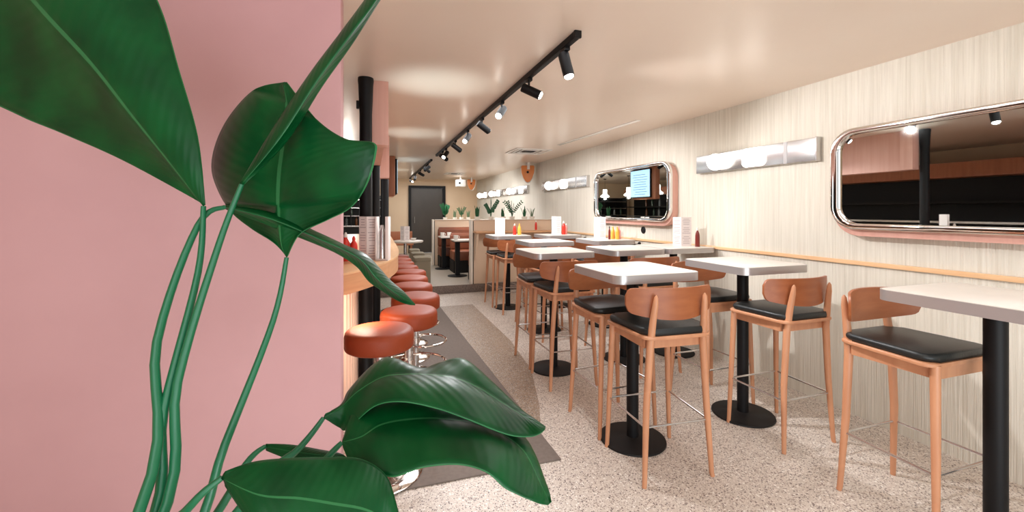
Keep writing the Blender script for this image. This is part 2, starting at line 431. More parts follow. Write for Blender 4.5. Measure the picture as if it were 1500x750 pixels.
# ------------------------------------------------------------------ bar stools
def make_stool(label, br=.205):
    t = thing('bar_stool', label, 'stool')
    MB().lathe([(0, 0), (br-.005, 0), (br, .005), (br-.006, .011), (.16, .02), (.06, .032), (.035, .045), (0, .045)], n=48).build('base_plate', M['chrome'], t)
    MB().lathe([(0, .03), (.0265, .03), (.0265, .69), (0, .69)], n=24).build('pole', M['steel'], t)
    MB().lathe([(0, .675), (.10, .68), (.165, .695), (.165, .70), (0, .70)], n=32).build('seat_plate', M['chrome'], t)
    MB().lathe([(0, .695), (.172, .695), (.183, .702), (.187, .712), (.187, .772), (.182, .790), (.170, .801), (.150, .806), (.08, .809), (0, .81)], n=56).build('seat', M['leather'], t, sharp=70)
    f = MB(); R = .165
    for z in (.45,):
        pts = [(R*math.cos(a), R*math.sin(a)-.075, z) for a in [2*PI*k/40 for k in range(40)]]
        f.tube(pts, .0085, 8, closed=True)
    f.tube([(0.02, 0.0, .45), (.145, 0, .45)], .0075, 8); f.tube([(-0.02, 0.0, .45), (-.145, 0, .45)], .0075, 8)
    f.lathe([(0, .43), (.034, .43), (.034, .47), (0, .47)], n=20)
    f.build('footrest', M['chrome'], t)
    return t
st = [(.04, 2.505), (.235, 2.93), (.325, 3.42), (.335, 3.92), (.35, 4.37), (.385, 4.82), (.345, 5.26), (.335, 5.67), (.335, 6.09), (.335, 6.52)]
ordn = ['nearest orange bar stool, its round seat left above the big leaves', 'second orange bar stool from the camera, under the thin leaf tip', 'third orange bar stool from the camera along the bar',
        'fourth orange bar stool from the camera along the bar', 'fifth orange bar stool from the camera along the bar', 'sixth orange bar stool from the camera, sticking out a little towards the aisle',
        'seventh orange bar stool from the camera, close to the counter nose', 'eighth orange bar stool from the camera, third from the far end', 'ninth orange bar stool, last but one before the back room', 'farthest orange bar stool at the back end of the bar']
for i, (x, y) in enumerate(st):
    if i == 0: stool0 = make_stool(ordn[0], .238); stool0.location = (x, y, .009 if i else 0); stool0['group'] = 'round orange bar stools'
    elif i == 1: stool1 = make_stool(ordn[1], .205); stool1.location = (x, y, .009); stool1.rotation_euler = (0, 0, 1.35); stool1['group'] = 'round orange bar stools'
    else:
        s_ = dup(stool1, (x, y, .009), [0, 1.35, 1.1, 1.5, 1.2, 1.6, 1.3, 1.4, 1.1, 1.5][i], ordn[i], 'round orange bar stools')
stool0.rotation_euler = (0, 0, 1.2); stool0.location.z = .009

# ------------------------------------------------------------------ bar counter
CT = 1.12
edge = [(-.45, 2.50), (-.30, 2.50), (-.165, 2.56), (-.075, 2.68), (.02, 2.86), (.09, 3.05), (.15, 3.26), (.195, 3.50), (.215, 3.75), (.23, 4.1), (.24, 4.9), (.25, 6.9)]
def cat_rom(P, n=5):
    out = []
    for i in range(len(P)-1):
        p0, p1, p2, p3 = P[max(i-1, 0)], P[i], P[i+1], P[min(i+2, len(P)-1)]
        for k in range(n):
            t = k/n
            out.append(tuple(.5*((2*b)+(-a+c)*t+(2*a-5*b+4*c-d)*t*t+(-a+3*b-3*c+d)*t**3) for a, b, c, d in zip(p0, p1, p2, p3)))
    out.append(tuple(P[-1])); return out
ed = cat_rom(edge, 4)
bar = thing('bar_counter', 'curved wooden bar counter with thick pale top on the left', 'counter', (0, 0, 0))
outl = [p for p in ed]+[(-.45, 6.9)]
MB().prism(outl, CT-.012, CT, .003).build('worktop', M['counter'], bar)
inl = [(x-.004, y+.003) for x, y in ed]+[(-.45, 6.895)]
MB().prism(inl, CT-.125, CT-.0125, .002).build('counter_edge', M['counter_edge'], bar)
body = [(-.45, 2.95), (-.42, 2.92), (-.30, 2.96), (-.20, 3.06), (-.14, 3.25), (-.125, 3.6), (-.12, 6.85), (-.45, 6.85)]
MB().prism(body, .10, CT-.126).build('front_panel', M['peach'], bar)
rb = MB()
for k in range(26):
    yy = 3.65+k*.12; rb.box((-.118, yy, .6), (.012, .10, .96), bev=.003)
for (x, y) in cat_rom([(-.42, 2.915), (-.30, 2.95), (-.20, 3.05), (-.135, 3.25), (-.12, 3.55)], 4):
    rb.tube([(x, y, .11), (x, y, CT-.13)], .022, 8)
rb.build('fluting', M['peach'], bar)
kk = [(x-.02, y+.02) for x, y in body]; MB().prism(kk, 0, .10).build('plinth', M['blackflat'], bar)

# back bar (seen in the mirror): dark cabinet with shelves
bb = thing('back_bar', 'dark back bar cabinet with shelves behind the counter', 'cabinet', (-1.9, 0, 0))
MB().box((-.28, 7.9, 1.17), (.04, 9.6, 2.0)).build('back_panel', M['black'], bb)
MB().box((0, 7.9, .45), (.5, 9.6, .9), bev=.01).build('base_cabinet', M['blackflat'], bb)
MB().box((0, 7.9, .93), (.54, 9.6, .05), bev=.005).build('worktop', M['steel'], bb)
for z in (1.3, 1.6): MB().box((-.10, 7.9, z), (.3, 9.6, .03)).build('shelf', M['steel'] if z < 1.4 else M['blackflat'], bb)
MB().box((-.08, 7.9, 2.08), (.4, 9.6, .22)).build('pelmet', M['brownwood'], bb)
# glasses and bottles on back bar
def bottle_mesh(h=.28, r=.035): return [(0, 0), (r, 0), (r, h*.58), (r*.8, h*.68), (r*.35, h*.78), (r*.33, h*.97), (r*.4, h*.975), (r*.4, h), (0, h)]
bproto = None
k = 0
for z in (1.315, 1.615):
    for i in range(16):
        y = 6.4+i*.36+random.uniform(-.08, .08)
        lab = 'small spirit bottle on the dark back bar shelf seen in the mirror'
        if bproto is None or i % 3 == 1 and k < 3:
            pass
        if bproto is None:
            bproto = []
            for mm in ('bottle', 'bottlebrown', 'clear'):
                o = MB().lathe(bottle_mesh(), n=14).build('spirit_bottle', M[mm]); o.location = (-2.0, y+.1*len(bproto), z)
                tag(o, lab, 'bottle', 'spirit bottles on the back bar'); bproto.append(o)
        else:
            dup(bproto[(i+int(z*10)) % 3], (-2.0, y, z), 0, lab, 'spirit bottles on the back bar')

# dark cabinet wall at the back end of the bar (seen in the mirror)
fc = thing('bar_cabinet', 'tall black bar cabinet with steel shelves against the far wall', 'cabinet', (-1.05, 13.55, 0))
MB().box((0, .19, 1.04), (2.7, .06, 1.80)).build('back_panel', M['black'], fc)
MB().box((0, .0, .57), (2.7, .44, .86), bev=.01).build('base_cabinet', M['blackflat'], fc)
MB().box((0, -.01, 1.02), (2.74, .46, .04), bev=.005).build('worktop', M['steel'], fc)
for z in (1.32, 1.56, 1.80): MB().box((0, .05, z), (2.66, .24, .025)).build('shelf', M['steel'], fc)
for x in (-1.33, -.45, .45, 1.33): MB().box((x, .05, 1.5), (.03, .26, .92)).build('upright', M['blackflat'], fc)
for i in range(18):
    dup(bproto[i % 3], (-2.2+i*.135, 13.58, 1.0402 if i % 2 else 1.3327), 0, 'small spirit bottle on the cabinet at the far end of the bar', 'spirit bottles at the far end of the bar')

# menu screen hanging over the bar
sc_ = thing('menu_screen', 'pale blue lit menu screen on the brown ceiling box, reflected in the mirror', 'screen', (.425, 8.60, 1.80))
MB().box((0, 0, .31), (.04, .78, .66), bev=.006).build('screen_case', M['black'], sc_)
MB().box((.022, 0, .31), (.006, .74, .62)).build('display', M['screen'], sc_)
tx = MB()
for r in range(9): tx.box((.0262, random.uniform(-.05, .05), .06+.057*r), (.002, .5+random.uniform(-.08, .1), .012))
tx.build('display_text', M['screentext'], sc_)
MB().tube([(0, 0, .61), (0, 0, .676)], .015, 8).build('hanger', M['black'], sc_)

# pendants over the bar
def make_pendant(label):
    t = thing('pendant_lamp', label, 'lamp')
    MB().lathe([(0, .20), (.055, .20), (.06, .19), (.06, .07), (.065, .05), (.13, .0), (.135, -.03), (.10, -.045), (0, -.05)], n=28).build('lamp_shade', M['pendant'], t)
    ld = bpy.data.lights.new('pendant_light', 'POINT'); ld.energy = 9; ld.color = (1, .95, .88); ld.shadow_soft_size = .03
    lo = bpy.data.objects.new('pendant_light', ld); COL.objects.link(lo); lo.location = (0, 0, -.085); lo.parent = t
    MB().tube([(0, 0, .2), (0, 0, CZ-1.94)], .004, 6).build('cord', M['black'], t)
    MB().lathe([(0, CZ-1.98+.02), (.045, CZ-1.98+.02), (.045, CZ-1.94), (0, CZ-1.94)], n=20).build('ceiling_cap', M['black'], t)
    return t
pp = make_pendant('white bell pendant lamp over the bar, rightmost of three in the mirror'); pp.location = (-.5, 9.2, 1.94); pp['group'] = 'white pendant lamps over the bar'
dup(pp, (-.5, 10.5, 1.94), 0, 'white bell pendant lamp over the bar, middle of three in the mirror')
dup(pp, (-.5, 11.8, 1.94), 0, 'white bell pendant lamp over the bar, leftmost of three in the mirror')

# black cast columns, hanging panels
cl = thing('black_column', 'black cast column rising through the bar counter to the ceiling', 'column', (-.045, 3.42, 0))
cm = MB().lathe([(0, 0), (.06, 0), (.06, .03), (.054, .05), (.052, CT-.127), (0, CT-.127)], n=28).build('lower_shaft', M['black'], cl)
MB().lathe([(0, CT), (.060, CT), (.060, CT+.02), (.047, CT+.035), (.045, 2.2), (.050, 2.3), (.054, 2.42), (.058, CZ-.02), (.056, CZ), (0, CZ)], n=28).build('shaft', M['black'], cl)
cb = MB(); cb.box((-.058, 0, 2.27), (.02, .03, .06), bev=.004); cb.build('clip', M['blackflat'], cl)
c2 = thing('black_column', 'slim black column standing at the bar edge behind the menu card', 'column', (.035, 5.05, 0))
MB().lathe([(0, 0), (.06, 0), (.055, .03), (.055, CT-.127), (0, CT-.127)], n=24).build('lower_shaft', M['black'], c2)
MB().lathe([(0, CT), (.055, CT), (.055, CT+.03), (.05, CT+.05), (.05, 1.975), (0, 1.975)], n=24).build('shaft', M['black'], c2)
c3 = tag(MB().lathe([(0, CT), (.07, CT), (.06, CT+.03), (.055, CT+.04), (.055, 1.905), (0, 1.905)], c=(.165, 6.15, 0), n=24).build('black_column', M['black']), 'black post on the far counter end below the rose hanging panel', 'column')
c4 = tag(MB().lathe([(0, CT), (.02, CT), (.02, 1.905), (0, 1.905)], c=(.19, 6.45, 0), n=12).build('black_column', M['steel']), 'thin steel tube beside the black posts on the counter', 'column')
tag(MB().box((.06, 3.52, (CZ+1.98)/2), (.122, .13, CZ-1.98), bev=.003).box((.02, 4.75, (CZ+1.98)/2), (.14, 2.3, CZ-1.98)).build('hanging_panel', M['rosewood']), 'rose coloured boxed bulkhead hanging from the ceiling right of the black column', 'panel')
tag(MB().box((.15, 6.2, (CZ+1.91)/2), (.14, .5, CZ-1.91), bev=.003).build('hanging_panel', M['rosewood']), 'shorter rose ceiling box just beyond the bulkhead over the bar', 'panel')
tag(MB().box((.34, 8.52, (CZ+1.74)/2), (.12, .88, CZ-1.74), bev=.02).build('hanging_panel', M['brownwood']), 'brown wooden box hanging from the ceiling at the back of the bar', 'panel')

# ------------------------------------------------------------------ things on counter and tables
def menu_card(x, y, z, rz, label, w=.15, h=.28, group='menu cards standing on the tables', second=True):
    t = thing('menu_card', label, 'menu', (x, y, z), rz, group)
    # folded card: two leaves meeting at the fold, standing like an open book
    for s, nm in ((-1, 'front_page'), (1, 'rear_page')):
        a = math.radians(24)*s
        p = MB(); p.box((s*w/2*math.cos(a), w/2*math.sin(abs(a)), h/2), (w, .003, h), rz=abs(a)*s)
        q = p.build(nm, M['paper'], t)
        l = MB(); random.seed(int(h*1000)+s)
        for r in range(15):
            if r in (4, 9): continue
            ww = w*random.uniform(.45, .8)
            cx, cy = s*w/2*math.cos(a), w/2*math.sin(abs(a))
            nx, ny = math.sin(abs(a)*s), -math.cos(a)
            l.box((cx+nx*.0022, cy+ny*.0022, h*.93-r*h*.06), (ww, .0012, h*.016), rz=abs(a)*s)
        l.build('print', M['ink'], q)
    return t
def sauce(x, y, z, m, label, h=.17, r=.028, cap='plastic_white', cat='bottle', group='sauce bottles'):
    t = thing('sauce_bottle', label, cat, (x, y, z), 0, group)
    MB().lathe([(0, 0), (r, 0), (r*1.03, .005), (r, h*.55), (r*.85, h*.68), (r*.4, h*.8), (r*.38, h*.84), (0, h*.84)], n=20).build('body', M[m], t)
    MB().lathe([(0, h*.83), (r*.45, h*.83), (r*.45, h*.9), (r*.2, h), (0, h)], n=16).build('cap', M[cap], t)
    return t
# counter: menu holder close to column
mc = menu_card(-.035, 3.21, CT, math.radians(-16), 'tall white printed menu card standing on the bar counter in front of the column', w=.068, h=.31)
mc2 = thing('menu_holder', 'white framed holder with a steel canister beside the menu on the counter', 'holder', (.078, 3.17, CT), math.radians(-16))
MB().box((-.045, 0, .155), (.012, .07, .31), bev=.003).build('side_panel', M['paper'], mc2)
MB().box((.030, 0, .155), (.022, .07, .31), bev=.003).build('side_panel', M['paper'], mc2)
MB().box((-.005, 0, .006), (.085, .07, .012), bev=.002).build('base', M['paper'], mc2)
MB().lathe([(0, .012), (.023, .012), (.023, .2), (.015, .225), (.01, .25), (0, .25)], c=(-.010, 0, 0), n=22).build('canister', M['steel'], mc2)
sauce(-.175, 3.20, CT, 'red', 'red ketchup bottle on the bar counter nearest the pink wall end', h=.20, r=.028)
sauce(-.125, 3.27, CT, 'red', 'second red bottle behind the ketchup on the bar counter', h=.17, r=.026, cap='red')
sauce(-.19, 3.32, CT, 'darkred', 'dark brown sauce bottle on the bar counter left of the menu', h=.21, r=.022, cap='black')
# counter extra glasses, dark basket
bk = thing('napkin_basket', 'black wire basket on the bar counter between bottles and menu', 'basket', (-.24, 3.52, CT))
wr = MB()
for z in (.005, .05, .10):
    wr.tube([(x, y, z) for x, y in rrect(.16, .12, .03, 4)], .004, 6, closed=True)
for x, y in rrect(.16, .12, .03, 1): wr.tube([(x, y, .005), (x, y, .10)], .003, 6)
wr.build('wire_frame', M['black'], bk)
MB().box((0, 0, .075), (.12, .09, .13), bev=.004).build('napkins', M['paper'], bk)

# wall tables
T = 1.105
menu_card(2.86, 5.02, T, math.radians(-42), 'menu card on the wall table left of the mustard bottles, under the mirror', w=.085, h=.285)
for i, (dx, dy) in enumerate(((0, 0), (.035, -.05), (.075, -.02))):
    sauce(2.98+dx, 4.88+dy, T, 'yellow' if i < 2 else 'pinkplastic', ['left yellow mustard bottle on the wall table below the mirror', 'right yellow mustard bottle on the wall table below the mirror', 'pink bottle beside the yellow mustard bottles below the mirror'][i], h=.165, r=.026, cap='yellow' if i < 2 else 'pinkplastic')
sauce(2.90, 4.83, T, 'darkred', 'slim dark bottle left of the yellow mustard bottles below the mirror', h=.17, r=.014, cap='black')
menu_card(2.73, 6.14, T, math.radians(-42), 'menu card on the farthest wall table beside a red bottle', w=.085, h=.28)
sauce(2.83, 6.06, T, 'red', 'red ketchup bottle on the farthest wall table', h=.21, r=.03, cap='plastic_white')
sauce(2.90, 6.12, T, 'pinkplastic', 'pink bottle right of the ketchup on the farthest wall table', h=.17, r=.02, cap='plastic_white')
menu_card(3.06, 3.68, T, math.radians(-50), 'tall white menu card on the wall table near the right photo edge', w=.10, h=.30)
sauce(3.16, 3.56, T, 'darkred', 'brown sauce bottle right of the tall menu near the right photo edge', h=.20, r=.022, cap='plastic_white')
menu_card(1.86, 6.30, T, math.radians(-30), 'white menu card on the farthest aisle table in front of the plants', w=.085, h=.26)
sauce(2.08, 6.22, T, 'red', 'red bottle on the farthest aisle table', h=.17, r=.025)
sauce(2.14, 6.17, T, 'yellow', 'yellow mustard bottle on the farthest aisle table', h=.17, r=.028, cap='yellow')
sauce(2.55, 6.95, T+.0, 'red', 'red bottle on the ledge of the low partition', h=.18, r=.022).location = (2.93, 7.50, 1.115)

# ------------------------------------------------------------------ ledge along wall + partition
lg = thing('wall_ledge', 'narrow pale wooden ledge along the right wall behind the tables', 'shelf', (WX, 0, 0))
MB().box((-.01, 4.2, 1.10), (.0195, 6.0, .03), bev=.003).build('ledge_board', M['counter'], lg)
lg2 = thing('partition_ledge', 'wooden bar ledge on the near face of the low partition', 'shelf', (1.74, 7.585, 0))
MB().box((.76, -.12, 1.09), (1.52, .24, .035), bev=.005).build('ledge_board', M['counter_edge'], lg2)
MB().prism_ax([(0, 0), (0, -.5), (.02, -.5), (.20, -.02), (.20, 0)], (.03, -.0, 1.072), (0, -1, 0), (0, 0, 1), (1, 0, 0), .03).build('bracket', M['cream'], lg2)

def partition(x0, x1, y, z1, label, base):
    t = thing('partition', label, 'partition', (x0, y, base))
    h = z1-base
    MB().box(((x1-x0)/2+.03, .07, h/2), (x1-x0-.06, .10, h), bev=.003).build('panel', M['cream'], t)
    MB().box((.021, .07, h/2+.005), (.042, .14, h+.01), bev=.003).build('end_post', M['offwhite'], t)
    MB().box((.049, .065, h/2-.01), (.014, .115, h-.02)).build('black_trim', M['black'], t)  # thin black trim next to the end post
    tr = MB(); tr.box(((x1-x0)/2+.03, .075, h+.004), (x1-x0-.08, .16, .012), bev=.002); tr.build('planter_top', M['offwhite'], t)
    return t
partition(1.70, WX-.002, 7.60, 1.302, 'low cream partition with pale end post, plants along its top, beside the step', SH)
partition(1.40, WX-.002, 10.5, 1.25, 'second low cream partition behind the brown booths', SH)

# small plants
def zz_plant(x, y, z, h, nst, label, wide=.5, mt='smallleaf', name='potted_plant', seed=0, lw=.024, ll=.05):
    random.seed(seed)
    t = thing(name, label, 'plant', (x, y, z), 0, 'plants along the partitions')
    MB().lathe([(0, 0), (.045, 0), (.055, .05), (.05, .052), (0, .045)], n=16).build('pot', M['offwhite'], t)
    stems = MB(); lv = MB()
    for s in range(nst):
        a = 2*PI*s/nst+random.uniform(-.4, .4); lean = random.uniform(.2, 1)*wide
        H = h*random.uniform(.65, 1)
        pts = []
        for k in range(6):
            u = k/5; pts.append(Vector((math.cos(a)*lean*H*u**1.6, math.sin(a)*lean*H*u**1.6*.7, .04+(H-.04)*u)))
        stems.tube(pts, [.006, .0055, .005, .0045, .004, .002], 6)
        for k in range(3, 10):
            u = k/9; i = min(int(u*5), 4); f = u*5-i; p = pts[i].lerp(pts[i+1], f)
            dirs = (pts[i+1]-pts[i]).normalized()
            side = dirs.cross(Vector((math.sin(a), -math.cos(a), .2))).normalized()
            for sg in (-1, 1):
                ax = (side*sg+dirs*.8).normalized(); nr = ax.cross(dirs).normalized(); wv = ax.cross(nr).normalized()
                L = ll*random.uniform(.8, 1.1); W = lw/2
                q = [p, p+ax*L*.35+wv*W+nr*.006, p+ax*L*.7+wv*W*.8+nr*.008, p+ax*L, p+ax*L*.7-wv*W*.8+nr*.008, p+ax*L*.35-wv*W+nr*.006]
                vs = [lv.bm.verts.new(v) for v in q]; lv.bm.faces.new(vs)
                v2 = [lv.bm.verts.new(v-nr*.0025) for v in q]; lv.bm.faces.new(list(reversed(v2)))
                for j in range(6): lv.bm.faces.new((vs[j], v2[j], v2[(j+1) % 6], vs[(j+1) % 6]))
    stems.build('stem', M[mt], t); lv.build('foliage', M[mt], t)
    return t
def snake_plant(x, y, z, h, n, label, mt='smallleaf', wide=.3, seed=1, w=.03):
    random.seed(seed)
    t = thing('potted_plant', label, 'plant', (x, y, z), 0, 'plants along the partitions')
    MB().lathe([(0, 0), (.045, 0), (.055, .05), (.05, .052), (0, .045)], n=16).build('pot', M['offwhite'], t)
    lv = MB()
    for s in range(n):
        a = 2*PI*s/n+random.uniform(-.3, .3); H = h*random.uniform(.6, 1); ln = random.uniform(.2, 1)*wide
        A = [];
        for k in range(8):
            u = k/7; c = Vector((math.cos(a)*(.015+ln*H*u**1.5), math.sin(a)*(.015+ln*H*u**1.5)*.7, .04+H*(u-.18*ln*u**3)))
            ww = w*math.sin(PI*min(.98, .25+.75*u))*.9+.001
            sd = Vector((-math.sin(a), math.cos(a), 0))
            A.append((lv.bm.verts.new(c+sd*ww), lv.bm.verts.new(c+Vector((math.cos(a), math.sin(a), 0))*.006), lv.bm.verts.new(c-sd*ww), lv.bm.verts.new(c-Vector((math.cos(a), math.sin(a), 0))*.003)))
        for p, q in zip(A, A[1:]):
            for j in range(4): lv.bm.faces.new((p[j], p[(j+1) % 4], q[(j+1) % 4], q[j]))
        lv.bm.faces.new(A[0]); lv.bm.faces.new(A[-1])
    lv.build('foliage', M[mt], t); return t
PZ = 1.313
def pxX(px, Y):      # X on the line of sight px at given Y
    a = (px-545)/658.6
    return a*Y*CS/(1-a*SN)
py_ = 7.68
snake_plant(pxX(699, py_), py_, PZ, .22, 7, 'spiky dark green plant at the left end of the near partition', seed=3)
zz_plant(pxX(719, py_), py_, PZ, .36, 4, 'tall round-leaved plant behind the white menu on the near partition', .5, seed=5, lw=.045, ll=.05)
snake_plant(pxX(736.5, py_), py_, PZ, .19, 6, 'short upright green plant in the middle of the near partition', wide=.12, seed=8)
zz_plant(pxX(750, py_), py_, PZ, .36, 5, 'largest feathery green plant on the near partition', .8, seed=12)
snake_plant(pxX(768, py_), py_, PZ, .22, 5, 'thin dark spiky plant right of the largest one on the near partition', wide=.35, seed=15, w=.018)
snake_plant(pxX(779, py_), py_, PZ, .20, 9, 'pale wispy grass plant at the right end of the near partition', mt='smallleafpale', wide=.5, seed=18, w=.008)
py2 = 10.57; PZ2 = 1.261
zz_plant(pxX(652, py2), py2, PZ2, .36, 5, 'tall dense dark green plant at the left end of the far partition', .25, seed=21, lw=.05, ll=.08)
snake_plant(pxX(666, py2), py2, PZ2, .20, 5, 'small greyish spiky plant on the far partition', mt='smallleafpale', wide=.2, seed=25)
zz_plant(pxX(676, py2), py2, PZ2, .30, 4, 'upright leafy plant in the middle of the far partition', .6, seed=29)
snake_plant(pxX(686, py2), py2, PZ2, .22, 5, 'grey-brown spiky plant at the right of the far partition', mt='smallleafpale', wide=.25, seed=33)

# ------------------------------------------------------------------ booths in back room
def bench(y0, y1, back_at, x0, label, top=.98):
    t = thing('booth_bench', label, 'bench', (x0, (y0+y1)/2, SH), 0, 'leather booth benches')
    D = y1-y0; W = WX-.01-x0
    MB().box((W/2, 0, .13), (W, D-.04, .26)).build('base', M['blackflat'], t)
    MB().box((W/2, 0, .365), (W, D, .21), bev=.03).build('seat', M['booth'], t)
    s = 1 if back_at > 0 else -1
    bk = MB().box((W/2, s*(D/2-.06), .47+(top-.47)/2), (W, .12, top-.47), bev=.03).build('backrest', M['booth'], t)
    MB().tube([(0.02, s*(D/2-.06), top), (W-.02, s*(D/2-.06), top)], .035, 10).build('piping', M['booth'], bk)
    return t
bench(7.76, 8.2, -1, 1.78, 'brown leather booth bench against the back of the near partition', .85)
bench(9.05, 9.6, 1, 1.66, 'brown leather booth bench in the middle, with dark base, facing the near partition', .80)
bench(10.02, 10.48, 1, 1.52, 'tall brown leather booth bench against the far partition', .90)
def booth_table(x, y, label):
    t = thing('booth_table', label, 'table', (x, y, SH), 0, 'booth tables')
    MB().lathe([(0, 0), (.2, 0), (.2, .012), (.04, .025), (0, .025)], n=28).build('base_plate', M['black'], t)
    MB().box((0, 0, .36), (.09, .09, .69)).build('pole', M['black'], t)
    tp = MB().box((.45, 0, .73), (1.1, .46, .03), bev=.006).build('tabletop', M['white_top'], t)
    MB().box((.45, 0, .705), (1.06, .42, .02)).build('edge_band', M['black'], tp)
    return t
booth_table(1.66, 8.66, 'white topped booth table on black pedestal between the brown benches')
booth_table(1.57, 9.79+.04, 'farther booth table on black pedestal behind the middle bench').location.y = 9.85
for i, (x, y, lb) in enumerate(((1.62, 8.62, 'small white cup on the nearer booth table'), (1.53, 9.80, 'small white cup on the farther booth table'), (1.70, 9.87, 'white bowl on the farther booth table'))):
    c = thing('cup', lb, 'cup', (x, y, SH+.746), 0, 'white cups on booth tables')
    MB().lathe([(0, 0), (.03, 0), (.045, .02), (.05, .09), (.046, .09), (.04, .02), (0, .015)], n=18).build('bowl', M['plastic_white'], c)
    MB().tube([(.047, 0, .07), (.075, 0, .065), (.075, 0, .035), (.045, 0, .025)], .005, 6).build('handle', M['plastic_white'], c)
# poufs
for x, y, w_, lb in ((.885, 8.15, .29, 'nearest grey-olive pouf seat just beyond the step'), (.89, 8.95, .24, 'middle grey-olive pouf seat beyond the step'), (.90, 9.75, .20, 'farthest grey-olive pouf seat near the round table')):
    t = thing('pouf', lb, 'stool', (x, y, SH), 0, 'grey-olive poufs')
    MB().prism(rrect(w_, .42, .04), .0, .40, .004).build('body', M['olive'], t)
    MB().prism(rrect(w_+.01, .43, .05), .402, .475, .02).build('seat', M['olive'], t)
# round table in back-left
t = thing('round_table', 'white round table at the back left beyond the bar stools', 'table', (.68, 8.62, SH))
MB().lathe([(0, .71), (.27, .71), (.285, .72), (.285, .745), (.27, .75), (0, .75)], n=40).build('tabletop', M['white_top'], t)
MB().lathe([(0, 0), (.18, 0), (.18, .012), (.03, .03), (.03, .71), (0, .71)], n=24, c=(-.06, 0, 0)).build('pole', M['steel'], t)
menu_card(.60, 8.58, SH+.75, math.radians(-20), 'menu card standing on the round table at the back left', w=.10, h=.28)
mug = thing('cup', 'white bowl on the round table at the back left', 'cup', (.78, 8.66, SH+.75)); MB().lathe([(0, 0), (.03, 0), (.06, .04), (.055, .04), (.02, .01), (0, .01)], n=18).build('bowl', M['plastic_white'], mug)
wb = thing('wall_bench', 'brown wooden bench back beyond the round table', 'bench', (.10, 12.6, SH)); MB().box((.55, 0, .62), (.9, .06, .25), bev=.01).build('backrest', M['brownwood'], wb); MB().box((.55, -.2, .4), (.9, .4, .06), bev=.01).build('seat', M['brownwood'], wb)
for x in (.14, .96): MB().box((x, -.1, .36), (.06, .06, .72)).build('leg', M['brownwood'], wb)

# ------------------------------------------------------------------ mirror
def make_mirror(label, y0, y1):
    zc, hz = 1.695, .71; W = y1-y0
    t = thing('wall_mirror', label, 'mirror', (WX, (y0+y1)/2, zc), 0, 'rounded wall mirrors')
    def ring(name, w, h, r, wi, hi, ri, x0, x1, m, dz=0, par=t):
        b = MB(); o = rrect(w, h, r, 8); i = rrect(wi, hi, ri, 8); n = len(o)
        V = [[b.bm.verts.new((x, a, c+dz)) for a, c in q] for q, x in ((o, x0), (o, x1), (i, x1), (i, x0))]
        for k in range(4):
            A, B = V[k], V[(k+1) % 4]
            for j in range(n): b.bm.faces.new((A[j], A[(j+1) % n], B[(j+1) % n], B[j]))
        if name == 'frame':
            bmesh.ops.bevel(b.bm, geom=[e for e in b.bm.edges if abs(e.verts[0].co.x-x1) < 1e-5 and abs(e.verts[1].co.x-x1) < 1e-5], offset=.012, segments=3, profile=.5, affect='EDGES')
        return b.build(name, m, par)
    MB().prism_ax(rrect(W, hz+.02, .17, 8), (-.001, 0, -.035), (0, 1, 0), (0, 0, 1), (-1, 0, 0), .075, .004).build('back_box', M['rosewood'], t)
    fr = ring('frame', W, hz, .16, W-.11, hz-.085, .12, -.0765, -.118, M['chrome'])
    MB().prism_ax(rrect(W-.10, hz-.075, .12, 8), (-.0765, 0, 0), (0, 1, 0), (0, 0, 1), (-1, 0, 0), .012).build('glass', M['mirror'], t)
    return t
make_mirror('wide rounded mirror in a chrome frame on the right wall, reflecting the bar', 4.02, 5.76)
make_mirror('rounded mirror in a chrome frame on the right wall, beyond the photo edge', .45, 2.25)

# ------------------------------------------------------------------ sconces
def sconce(y0, y1, label, fb=.38, fs=.78):
    t = thing('wall_sconce', label, 'lamp', (WX, (y0+y1)/2, 1.95), 0, 'steel wall lamps with white bulbs')
    L = y1-y0
    MB().box((-.025, 0, 0), (.05, L, .18), bev=.004).build('back_plate', M['steel'], t)
    MB().box((-.052, L/2-L*.80, 0), (.004, .03, .176)).build('seam', M['alu'], t)
    MB().box((-.03, -L/2-.004, 0), (.06, .012, .186), bev=.003).build('end_cap', M['steel'], t)
    yb = L/2-fb*L
    MB().lathe([(0, -.082), (.028, -.077), (.055, -.061), (.075, -.032), (.082, 0), (.075, .032), (.055, .061), (.028, .077), (0, .082)], c=(-.10, yb, 0), n=28).build('bulb', M['bulb'], t, sharp=80)
    MB().prism_ax(rrect(.21, .165, .03), (-.051, L/2-fs*L, 0), (0, 1, 0), (0, 0, 1), (-1, 0, 0), .03, .012).build('lit_shade', M['bulb'], t)
    return t
sconce(6.10, 8.0, 'steel wall lamp with two white bulbs directly left of the mirror', .25, .55)
sconce(8.85, 10.70, 'steel wall lamp, nearest of the row above the partition plants')
sconce(10.8, 12.15, 'steel wall lamp, middle of the row above the partition plants')
sconce(12.2, 13.55, 'steel wall lamp, farthest of the row, next to the far corner')
sconce(1.90+.5, 3.68, 'steel wall lamp right of the mirror, cut by the photo edge', .25, .56)

# sockets (black ovals) on the wall
for y, z, lb in ((7.05, 1.185, 'black round socket on the wall left of the farthest menu card'), (5.87, 1.22, 'black round socket on the wall left of the mirror corner'), (4.67, 1.225, 'black round socket on the wall under the mirror')):
    s = thing('wall_socket', lb, 'socket', (WX, y, z), 0, 'black wall sockets')
    MB().lathe([(0, 0), (.045, 0), (.045, .008), (.034, .014), (.03, .006), (0, .006)], n=24, axis=(-1, 0, 0)).build('cover', M['black'], s)
    MB().lathe([(0, 0), (.022, 0), (.022, .010), (0, .012)], n=16, axis=(-1, 0, 0)).build('insert', M['blackflat'], s)

